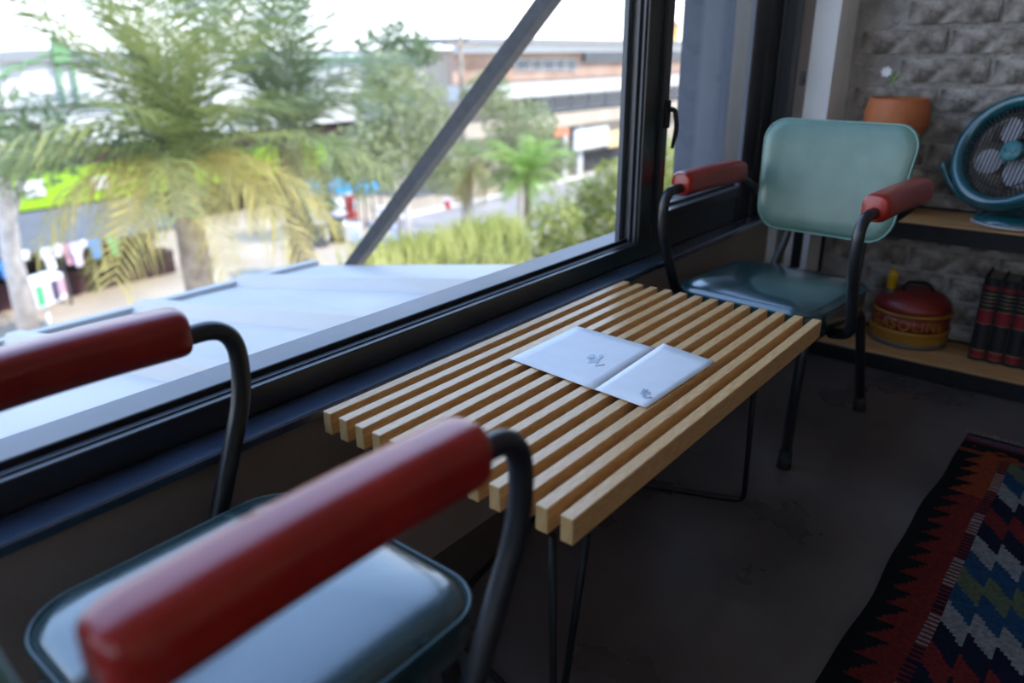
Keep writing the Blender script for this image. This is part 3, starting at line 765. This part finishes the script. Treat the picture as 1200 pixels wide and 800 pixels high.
def ring_fronds(spec, seed):
    rr = random.Random(seed); out = []
    for kinds, n, el, sc_ in spec:
        a0 = rr.uniform(0, 6.28)
        for i in range(n): out.append((rr.choice(kinds), a0+2*PI*i/n+rr.uniform(-.2, .2), el+rr.uniform(-.15, .15), sc_*rr.uniform(.88, 1.1)))
    return out
c1 = Py(210, 195, 10.0); palm('tall feathery palm with yellowing lower fronds, growing nearest the awning roof', c1, (c1.x+.2, c1.y+.3, GZ), 1.0,
     ring_fronds([((0, 1), 6, 1.15, 1.05), ((0, 0, 1), 8, .75, 1.05), ((0, 2, 4), 8, .45, 1.0), ((2, 0), 7, .12, .9), ((3,), 8, .2, .95), ((3,), 4, -.2, .8)], 3), .2, 'palms beyond the awning')
c2 = Py(338, 165, 12.0); palm('dark green feathery palm with rough brown trunk behind the yellowing palm', c2, Pz(342, 330, GZ) if False else (c2.x+.15, c2.y+.1, GZ), 1.0,
     ring_fronds([((1, 4), 6, 1.2, 1.1), ((1, 4), 8, .8, 1.05), ((4, 0, 1), 8, .3, 1.0), ((4, 2), 6, -.2, .9), ((3, 2), 5, -.6, .8)], 9), .22, 'palms beyond the awning')
c3 = Py(618, 205, 17.0); palm('small bright green arching palm between the street trees', c3, (c3.x, c3.y, GZ), .95,
     ring_fronds([((5,), 6, 1.0, .9), ((5,), 9, .5, .9), ((5, 2), 8, .0, .85), ((5,), 5, -.5, .7)], 12), .14, 'palms beyond the awning')
c5 = Py(548, 190, 21.0); palm('pale trunked palm with hanging straw coloured fronds beside the road', c5, (c5.x, c5.y, GZ), .9,
     ring_fronds([((2, 5), 6, .7, .9), ((3, 2), 8, .0, .9), ((3,), 8, -.7, .8)], 23), .20, 'palms beyond the awning', 'trunk_pale')
# ------------------------------------------------ leafy trees, bushes
def leafy(name, label, cat, blobs, base, n, m, leaf=.16, trunk='trunk_pale', seed=1, tr=.12, group=None):
    rr = random.Random(seed); base = Vector(base); t = thing(name, label, cat, tuple(base), 0, group)
    k = MB(); tot = sum(b[1]**2 for b in blobs)
    for c, r, fl_ in blobs:
        c = Vector(c)-base
        for q in range(int(n*r*r/tot)):
            d = Vector((rr.gauss(0, 1), rr.gauss(0, 1), rr.gauss(0, 1))).normalized()*r*rr.random()**.4; d.z *= fl_
            a = Vector((rr.gauss(0, 1), rr.gauss(0, 1), rr.gauss(0, .7))).normalized(); b = a.cross(Vector((rr.gauss(0, 1), rr.gauss(0, 1), rr.gauss(0, 1)))).normalized()
            s = leaf*rr.uniform(.6, 1.4); p = c+d
            k.add([p-a*s, p+b*s*.28, p+a*s, p-b*s*.28], [(0, 1, 2, 3)])
    k.build('foliage', m, t)
    if trunk:
        top = Vector(blobs[0][0])-base; k = MB()
        k.tube([Vector((0, 0, 0)), Vector((top.x*.1, top.y*.1, top.z*.45)), Vector((top.x*.6, top.y*.6, top.z*.8)), top], [tr*1.2, tr, tr*.8, tr*.3], 9); k.build('trunk', M[trunk], t)
        for c, r, fl_ in blobs[1:]:
            k = MB(); e = Vector(c)-base; s0 = Vector((top.x*.3, top.y*.3, top.z*.6)); k.tube([s0, s0.lerp(e, .5)+Vector((0, 0, .15)), e], [tr*.6, tr*.4, tr*.15], 7); k.build('branch', M[trunk], t)
    return t
def B(px, py, y, r, f=.8): return (tuple(Py(px, py, y)), r, f)
leafy('street_tree', 'dusty olive street tree standing left of the diagonal strut', 'tree', [B(470, 130, 19, 1.7), B(430, 185, 19, 1.5), B(505, 185, 19, 1.4), B(455, 85, 19.5, .9)], (Py(470, 130, 19).x, 19, GZ), 4200, M['leaf_ol'], seed=4)
leafy('street_tree', 'olive street tree in front of the long concrete building', 'tree', [B(610, 150, 20, 1.6), B(640, 185, 20, 1.4), B(570, 110, 20.5, 1.1), B(600, 200, 19.5, 1.2)], (Py(610, 150, 20).x, 20, GZ), 3800, M['leaf_ol'], seed=5)
leafy('street_tree', 'bare twigged blue grey tree rising behind the olive street tree', 'tree', [B(455, 55, 24, 1.5, .7), B(490, 60, 24, 1.0)], (Py(455, 55, 24).x, 24, GZ), 700, M['leaf_dk'], leaf=.2, seed=6, tr=.08)
leafy('street_tree', 'leaning grey trunked street tree beside the clothes stall', 'tree', [B(2, 165, 22, 1.9), B(45, 170, 23, 1.3)], tuple(G(38, 400)), 1300, M['leaf_dk'], seed=8, tr=.26)
for i, (px, py, y, r, m, lb) in enumerate([(690, 235, 15, 1.05, 'leaf_lm', 'lime green bush below the sign of the concrete building'), (725, 215, 14, 1.1, 'leaf_lm', 'lime green bush growing close to the window post'),
    (650, 262, 14, .95, 'leaf_lm', 'yellow green bush beneath the small arching palm'), (780, 195, 10.5, .9, 'leaf_lm', 'lime bush seen through the narrow casement pane'), (595, 285, 13, .75, 'leaf_ol', 'olive bush beside the clipped hedge')]):
    c = Py(px, py, y); leafy('roadside_bush', lb, 'bush', [(tuple(c), r, .9), (tuple(c+Vector((0, 0, -1.4))), r*1.2, 1.0), (tuple(c+Vector((0, 0, -2.9))), r*1.2, 1.0)], (c.x, c.y, GZ), 2600, M[m], leaf=.15, trunk='trunk', seed=30+i, tr=.07, group='bushes along the road')
# hedge of strappy leaves near the awning end
h0, h1 = Py(415, 292, 9.5), Py(600, 292, 9.5); hd = thing('hedge', 'low yellow green hedge of upright leaves beyond the awning end', 'hedge', ((h0.x+h1.x)/2, 9.5, GZ)); k = MB()
for q in range(5200):
    x = rnd.uniform(h0.x, h1.x); y = 9.5+rnd.uniform(-.5, .4); zt_ = h0.z+rnd.uniform(-1.7, .12); L_ = rnd.uniform(.4, .8); dx, dy = rnd.uniform(-.2, .2), rnd.uniform(-.2, .2); w = .018
    k.add([(x-w, y, zt_-L_), (x+w, y, zt_-L_), (x+dx*.5+w, y+dy*.5, zt_-L_*.4), (x+dx*.5-w, y+dy*.5, zt_-L_*.4), (x+dx, y+dy, zt_)], [(0, 1, 2, 3), (3, 2, 4)])
k.v = [(v[0]-hd.location.x, v[1]-9.5, v[2]-GZ) for v in k.v]; k.build('leaves', M['leaf_lm'], hd)
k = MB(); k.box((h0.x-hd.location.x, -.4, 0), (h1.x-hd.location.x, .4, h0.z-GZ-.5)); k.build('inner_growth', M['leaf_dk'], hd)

# ------------------------------------------------ buildings
def fac(root, name, m, y, px0, py0, px1, py1, depth=.15, proud=0, parent=None, pmid=None):
    """box on a facade plane y, given by two opposite pixel corners (heights read at the middle column)"""
    pm = pmid if pmid is not None else (px0+px1)/2
    x0, x1 = Py(px0, (py0+py1)/2, y).x, Py(px1, (py0+py1)/2, y).x; z1, z0 = Py(pm, py0, y).z, Py(pm, py1, y).z
    k = MB(); k.box((x0, y-proud, z0), (x1, y-proud+depth, z1)); o = root.location
    k.v = [(v[0]-o.x, v[1]-o.y, v[2]-o.z) for v in k.v]; return k.build(name, m, parent or root)
YB = 37.0
hall = thing('white_hall', 'large white hall with stepped green roof trim and lime sign band across the street', 'building', (Py(150, 60, YB).x, YB, GZ))
xa, xb = Py(-260, 60, YB).x, Py(520, 60, YB).x; zt = Py(65, 66, YB).z
k = MB(); o = hall.location; k.box((xa-o.x, 0, 4.2), (xb-o.x, 5, zt-GZ)); k.build('wall', M['wall_white'], hall)
k = MB(); k.box((xa-o.x, .3, 0), (xb-o.x, 5, 4.2)); k.build('ground_storey', M['far_maroon'], hall)
zr1 = Py(65, 57, YB).z
rp_ = [Vector((Py(a, 66, YB).x, YB-.3, zz)) for a, zz in ((-60, zt), (-20, zt+.1), (62, zr1), (150, zt+.15), (230, zt))]
k = MB(); k.prism([v-o for v in rp_]+[Vector((rp_[-1].x, YB-.3, zt-.2))-o, Vector((rp_[0].x, YB-.3, zt-.2))-o], (0, 4, 0)); k.build('roof_gable', M['far_roof'], hall, recalc=True)
def gbar(pts, w, nm, m=M['trim_green']):
    k = MB(); k.tube([Py(a, b, YB-.25)-o for a, b in pts], w, 6); return k.build(nm, m, hall)
gbar([(-40, 98), (0, 90), (13, 80), (28, 79), (28, 72), (46, 71), (46, 64), (62, 64)], .09, 'stepped_trim')
gbar([(84, 65), (98, 65), (98, 72), (116, 72), (116, 79), (131, 80), (150, 89), (165, 88), (190, 76)], .09, 'stepped_trim')
gbar([(66, 72), (71, 100), (76, 126)], .09, 'trim_strut'); gbar([(84, 72), (88, 95), (92, 126)], .09, 'trim_strut')
k = MB(); k.prism([Py(a, b, YB-.5)-o for a, b in ((63, 73), (83, 73), (84, 58), (76, 54), (68, 48), (65, 34), (63, 48), (62, 58))], (0, .4, 0)); k.build('roof_ornament', M['trim_green'], hall, recalc=True)
gbar([(340, 70), (400, 69), (470, 66)], .12, 'stepped_trim')
fac(hall, 'gutter', M['far_dark'], YB, -200, 122.5, 160, 125.5, .3, .3, pmid=75)
fac(hall, 'dark_opening', M['far_dark'], YB, -60, 146, 50, 160, .2, .02)
fac(hall, 'lime_sign_band', M['lime'], YB, -160, 195, 375, 236, .4, 1.2, pmid=65)
fac(hall, 'sign_panel', M['wall_white'], YB, 14, 208, 38, 227, .3, 1.3); fac(hall, 'sign_panel', M['wall_white'], YB, 90, 204, 112, 218, .3, 1.3)
fac(hall, 'sign_panel', flat('sign_pink', (.75, .35, .30)), YB, 180, 185, 205, 220, .3, 1.3)
# grey canopy over clothes stalls
YS = 27.0
st = thing('stall_canopy', 'grey canopy roof over the clothes stalls below the lime sign', 'canopy', (Py(90, 280, YS).x, YS, GZ))
oo = st.location; x0, x1 = Py(-120, 300, YS).x, Py(215, 262, YS).x; zf_ = Py(95, 284, YS).z; zbk = Py(95, 242, YS+3.0).z
k = MB(); k.prism([Vector((x0, YS, zf_))-oo, Vector((x0, YS+3.4, zbk))-oo, Vector((x0, YS+3.4, zbk-.1))-oo, Vector((x0, YS, zf_-.12))-oo], (x1-x0, 0, 0)); k.build('roof_sheet', M['far_grey'], st, recalc=True)
k = MB(); k.box((x0-oo.x, 2.6, 0), (x1-oo.x, 2.75, zf_-GZ+.1)); k.build('back_wall', M['far_maroon'], st)
k = MB(); k.box((x0-oo.x, 1.2, 0), (x1-oo.x, 2.0, .9)); k.build('counter', M['far_maroon'], st)
for xq in (x0+.3, (x0+x1)/2, x1-.2): k = MB(); k.tube([Vector((xq, YS+.2, 0))-Vector((oo.x, oo.y, 0)), Vector((xq-oo.x, .2, zf_-GZ))], .05, 6); k.build('post', M['far_grey'], st)
k = MB(); k.tube([(x0-oo.x, .05, zf_-GZ-.12), (x1-oo.x, .05, zf_-GZ-.12)], .03, 6); k.build('hanging_rail', M['far_grey'], st)
# garments on the rail
gcol = {'white': (.75, .75, .78), 'pink': (.55, .30, .38), 'lilac': (.60, .52, .62), 'blue': (.06, .25, .62), 'green': (.05, .38, .16), 'peach': (.62, .42, .34), 'navy': (.04, .05, .10), 'black': (.03, .03, .035), 'red': (.55, .05, .04)}
def garment(name, label, px, pyt, pyb, wpx, col, y, cat='shirt'):
    a, b = Py(px, pyt, y), Py(px, pyb, y); h = a.z-b.z; w = wpx*y/FPX*.95/2; g = thing(name, label, cat, (a.x, y, b.z), 0, 'garments hung at the market stalls'); z1 = h
    out = [(-.30*w, 0), (-.62*w, .04*h), (-.66*w, .55*h), (-1.0*w, .52*h), (-1.0*w, .86*h), (-.35*w, h), (-.15*w, .95*h), (.15*w, .95*h), (.35*w, h), (1.0*w, .86*h), (1.0*w, .52*h), (.66*w, .55*h), (.62*w, .03*h), (.2*w, .02*h)]
    k = MB(); k.prism([(x, -.06, z) for x, z in out], (0, .12, 0)); k.build('cloth', flat('cloth_'+col, gcol[col]), g, recalc=True)
    k = MB(); k.tube([(-.4*w, 0, h*.97), (0, 0, h*1.03), (.4*w, 0, h*.97)], .012, 5); k.tube([(0, 0, h*1.03), (0, 0, h*1.03+.12)], .008, 5); k.build('hanger', M['far_grey'], g)
for (lb, px, t, b, w, c) in [('white shirt hanging longest in the middle of the stall rail', 55, 289, 318, 15, 'white'), ('small white blouse at the stall rail next to the leaning trunk', 27, 293, 305, 10, 'white'), ('peach top hanging beside the leaning tree trunk', 18, 299, 317, 9, 'peach'),
    ('small pale blouse beside the pink dress on the rail', 66, 285, 301, 9, 'white'), ('pink dress hanging on the stall rail', 77, 285, 311, 10, 'pink'), ('lilac flowered dress hanging on the stall rail', 87, 283, 313, 13, 'lilac'), ('tiny white top between the lilac dress and the blue shirt', 97, 281, 290, 7, 'white'),
    ('bright blue shirt hanging on the stall rail', 109, 279, 303, 15, 'blue'), ('green shirt hanging behind the yellow palm fronds', 131, 277, 299, 12, 'green'), ('bright blue shirt hung at the end near the dark stall interior', 2, 306, 327, 10, 'blue')]:
    garment('hanging_garment', lb, px, t, b, w, c, YS-.16-.16*(px in (66, 87)))
# display stand
ds = G(60, 388); dsr = thing('display_stand', 'display box with coloured prints on a white post in front of the clothes stall', 'stand', tuple(ds), .5)
k = MB(); k.tube([(0, 0, 0), (0, 0, .95)], .06, 8); k.build('post', flat('paint_white', (.8, .8, .8)), dsr)
k = MB(); k.box((-.62, -.35, .9), (.62, .35, 1.75), .05); bxo = k.build('box', flat('cloth_white', gcol['white']), dsr)
for i, (c, xx) in enumerate((('green', -.45), ('lilac', -.15), ('navy', .15), ('pink', .42))):
    k = MB(); k.box((xx-.12, -.37, 1.0+.1*(i % 2)), (xx+.12, -.35, 1.6)); k.build('print', flat('cloth_'+c, gcol[c]), bxo)
# market things along the road
cn = G(354, 291); co = thing('traffic_cone', 'red and white traffic cone on the pavement by the palm trunk', 'cone', tuple(cn))
def lat2(name, prof, m, parent): k = MB(); k.lathe(prof, 16); return k.build(name, m, parent)
lat2('base', [(.42, 0), (.42, .08), (.36, .1)], flat('paint_white', (.8, .8, .8)), co); lat2('cone_foot', [(.34, .1), (.27, .5)], flat('cloth_red', gcol['red']), co); lat2('white_sleeve', [(.27, .5), (.19, 1.0)], flat('paint_white', (.8, .8, .8)), co); lat2('cone_tip', [(.19, 1.0), (.12, 1.5), (.06, 1.55)], flat('cloth_red', gcol['red']), co)
wp = G(370, 285); wpo = thing('bollard', 'white bollard post standing beside the traffic cone', 'bollard', tuple(wp)); lat2('shaft', [(.13, 0), (.13, 1.5), (.10, 1.6), (.02, 1.62)], flat('paint_white', (.8, .8, .8)), wpo); lat2('foot_plate', [(.2, 0), (.2, .04)], M['far_grey'], wpo)
def parasol(px, pyt, pyb, wpx, col, label):
    b = G(px, pyb); y = b.y; t = Py(px, pyt, y); w = wpx*math.hypot(b.x, b.y)/FPX/2; s = thing('stall_tent', label, 'tent', (b.x, y, GZ), 0, 'market tents by the road'); h = t.z-GZ
    k = MB(); v = [(-w, -w*.6, h-.5), (w, -w*.6, h-.5), (w, w*.6, h-.5), (-w, w*.6, h-.5), (0, 0, h)]; k.add(v+[(a, c, d-.35) for a, c, d in v[:4]], [(0, 1, 4), (1, 2, 4), (2, 3, 4), (3, 0, 4), (0, 5, 6, 1), (1, 6, 7, 2), (2, 7, 8, 3), (3, 8, 5, 0)]); k.build('canopy', flat('tent_'+col, gcol[col] if col in gcol else (.02, .30, .62)), s)
    for a in (-1, 1):
        for c in (-1, 1): k = MB(); k.tube([(a*w*.95, c*w*.57, 0), (a*w*.95, c*w*.57, h-.45)], .04, 6); k.build('pole', M['far_grey'], s)
parasol(371, 206, 268, 25, 'sky', 'bright blue market tent behind the dark palm trunk')
parasol(402, 204, 266, 25, 'sky', 'bright blue market tent next to the striped banner')
parasol(434, 205, 262, 25, 'sky', 'bright blue market tent nearest the diagonal strut')
def crate(px, pyb, wpx, hpx, col, label, name='market_box', cat='box'):
    b = G(px, pyb); d = math.hypot(b.x, b.y); w, h = wpx*d/FPX, hpx*d/FPX*1.05; s = thing(name, label, cat, (b.x, b.y, GZ), .6, 'goods displayed at the market')
    k = MB(); k.box((-w/2, -w*.35, 0), (w/2, w*.35, h), .03); k.build('body', flat('cloth_'+col, gcol[col]), s)
    k = MB(); k.box((-w/2-.02, -w*.35-.02, h-.06), (w/2+.02, w*.35+.02, h+.02)); k.build('lid', flat('cloth_lilac', gcol['lilac']), s)
    k = MB(); k.box((-w*.3, -w*.35-.02, h*.3), (w*.3, -w*.35+.005, h*.75)); k.build('front_label', flat('paint_white', (.8, .8, .8)), s)
crate(378, 288, 18, 26, 'navy', 'navy bin with a white notice beside the white bollard'); crate(398, 282, 22, 30, 'black', 'dark goods rack beside the navy bin'); crate(415, 282, 20, 18, 'white', 'white box of goods beside the dark rack')
crate(449, 266, 14, 22, 'white', 'white counter beside the blue tent nearest the strut'); crate(464, 280, 16, 14, 'white', 'low white crate beside the diagonal strut'); crate(412, 255, 14, 26, 'red', 'red banner stand between the blue tents'); crate(525, 244, 10, 10, 'red', 'red crate at the far side of the road')
for i, (px, t, b, c, lb) in enumerate([(385, 232, 262, 'black', 'black coat displayed under the market tents'), (397, 230, 262, 'white', 'white coat displayed beside the black coat'), (368, 236, 262, 'peach', 'peach coat displayed nearest the dark palm trunk')]):
    bb = G(px, b+14); garment('hanging_garment', lb, px, t, b, 14, c, bb.y, 'coat')
# long concrete building on the right
YR = 30.0
bl = thing('concrete_building', 'long pale building with brick bands, ledges and dark window strips across the road', 'building', (Py(660, 150, YR).x, YR, GZ))
ob = bl.location
xa, xb = Py(330, 100, YR).x, Py(905, 100, YR).x
def slab(name, m, py0, py1, proud, depth=.4, px0=530, px1=905): return fac(bl, name, m, YR, px0, py0, px1, py1, depth, proud, pmid=660)
k = MB(); k.box((Py(545, 120, YR).x-ob.x, .2, 0), (xb-ob.x, 6, Py(660, 58, YR).z-GZ)); k.build('wall', M['far_tan'], bl)
slab('roof_slab', M['far_roof'], 46, 51, 1.2, 7); slab('fascia', M['far_concrete'], 51, 61, .8, .8)
slab('brick_band', M['far_brick'], 62, 92, 0, .3); slab('ledge', M['far_concrete'], 94, 108, 1.6, 2); slab('balcony_band', M['far_tan'], 131, 147, .7, .9)
slab('window_strip_recess', M['far_dark'], 109, 130, -.02, .2, 615, 905)
fac(bl, 'window_strip_recess', M['far_glass'], YR, 682, 60, 800, 72, .2, .25)
for a, b_ in ((604, 618), (622, 632), (636, 648), (650, 660), (663, 673)):
    w_ = fac(bl, 'window', M['far_concrete'], YR, a-1, 69, b_+1, 83, .1, .12); fac(bl, 'pane', M['far_glass'], YR, a, 70.5, b_, 81.5, .05, .16, parent=w_)
for a in range(628, 800, 20):
    w_ = fac(bl, 'window', flat('frame_grey', (.45, .46, .48)), YR, a, 111, a+18, 129, .1, .10, pmid=660); fac(bl, 'pane', M['far_glass'], YR, a+1, 113, a+17, 127, .05, .14, parent=w_, pmid=660)
for a in (655, 672, 735, 790): fac(bl, 'pillar', M['far_concrete'], YR, a, 147, a+5, 240, .4, .4)
fac(bl, 'white_sign', M['wall_white'], YR, 661, 149, 700, 172, .2, .9); fac(bl, 'red_sign', flat('sign_red', (.8, .2, .1)), YR, 638, 150, 653, 158, .2, .9); fac(bl, 'tan_sign', flat('sign_tan', (.7, .5, .25)), YR, 701, 152, 722, 170, .2, .9)
fac(bl, 'shop_opening', M['far_dark'], YR, 676, 175, 735, 235, .2, .05); fac(bl, 'shop_opening', M['far_dark'], YR, 740, 175, 790, 235, .2, .05); fac(bl, 'shop_opening', M['far_dark'], YR, 615, 170, 655, 235, .2, .05)
# lower far block on the left of it, with power pole
fb = thing('grey_roofed_block', 'low far building with a grey roof behind the olive street tree', 'building', (Py(440, 100, 44).x, 44, GZ)); of = fb.location
k = MB(); k.box((Py(330, 90, 44).x-of.x, 0, 0), (Py(600, 90, 44).x-of.x, 8, Py(500, 66, 44).z-GZ)); k.build('wall', M['far_concrete'], fb)
k = MB(); k.box((Py(328, 90, 44).x-of.x, -.5, Py(500, 66, 44).z-GZ), (Py(602, 90, 44).x-of.x, 8.5, Py(500, 58, 44).z-GZ)); k.build('roof', M['far_roof'], fb)
for i in range(6):
    px = 350+i*38; w_ = fac(fb, 'window', M['far_glass'], 44, px, 76, px+22, 92, .1, .08)
pp = G(546, 268); pl = thing('utility_pole', 'thin wooden utility pole with crossarm behind the street trees', 'pole', tuple(pp)); zt = Py(546, 40, pp.y).z-GZ
k = MB(); k.tube([(0, 0, 0), (0, 0, zt)], [.16, .10], 8); k.build('shaft', M['trunk'], pl); k = MB(); k.box((-1.1, -.06, zt-.5), (1.1, .06, zt-.36)); k.build('crossarm', M['trunk'], pl)
# hillside of painted houses seen through the casement
hc = [(.72, .72, .70), (.70, .45, .10), (.55, .22, .15), (.30, .45, .30), (.62, .55, .46)]
hn = ['white', 'ochre', 'brick red', 'green', 'tan']
for i, (px, py, w, h) in enumerate(((778, 22, 16, 14), (790, 38, 12, 12), (785, 62, 24, 14), (776, 84, 14, 12), (792, 96, 16, 16))):
    y = 60+i*5; a = Py(px-w/2, py+h/2, y); b = Py(px+w/2, py-h/2, y)
    ht = thing('hillside_house', f'small {hn[i]} walled house on the rise seen through the casement pane', 'house', ((a.x+b.x)/2, y, GZ)); hw = (b.x-a.x)/2; hh = b.z-GZ
    k = MB(); k.box((-hw, 0, 0), (hw, 3, hh)); k.build('wall', flat('house_'+str(i), hc[i]), ht)
    k = MB(); k.prism([(-hw-.3, -.3, hh), (hw+.3, -.3, hh), (0, -.3, hh+1.0)], (0, 3.6, 0)); k.build('roof', M['far_brick'], ht, recalc=True)
    for s in (-.45, .45): k = MB(); k.box((s*hw-.3, -.05, hh-1.4), (s*hw+.3, .02, hh-.5)); k.build('window', M['far_glass'], ht)
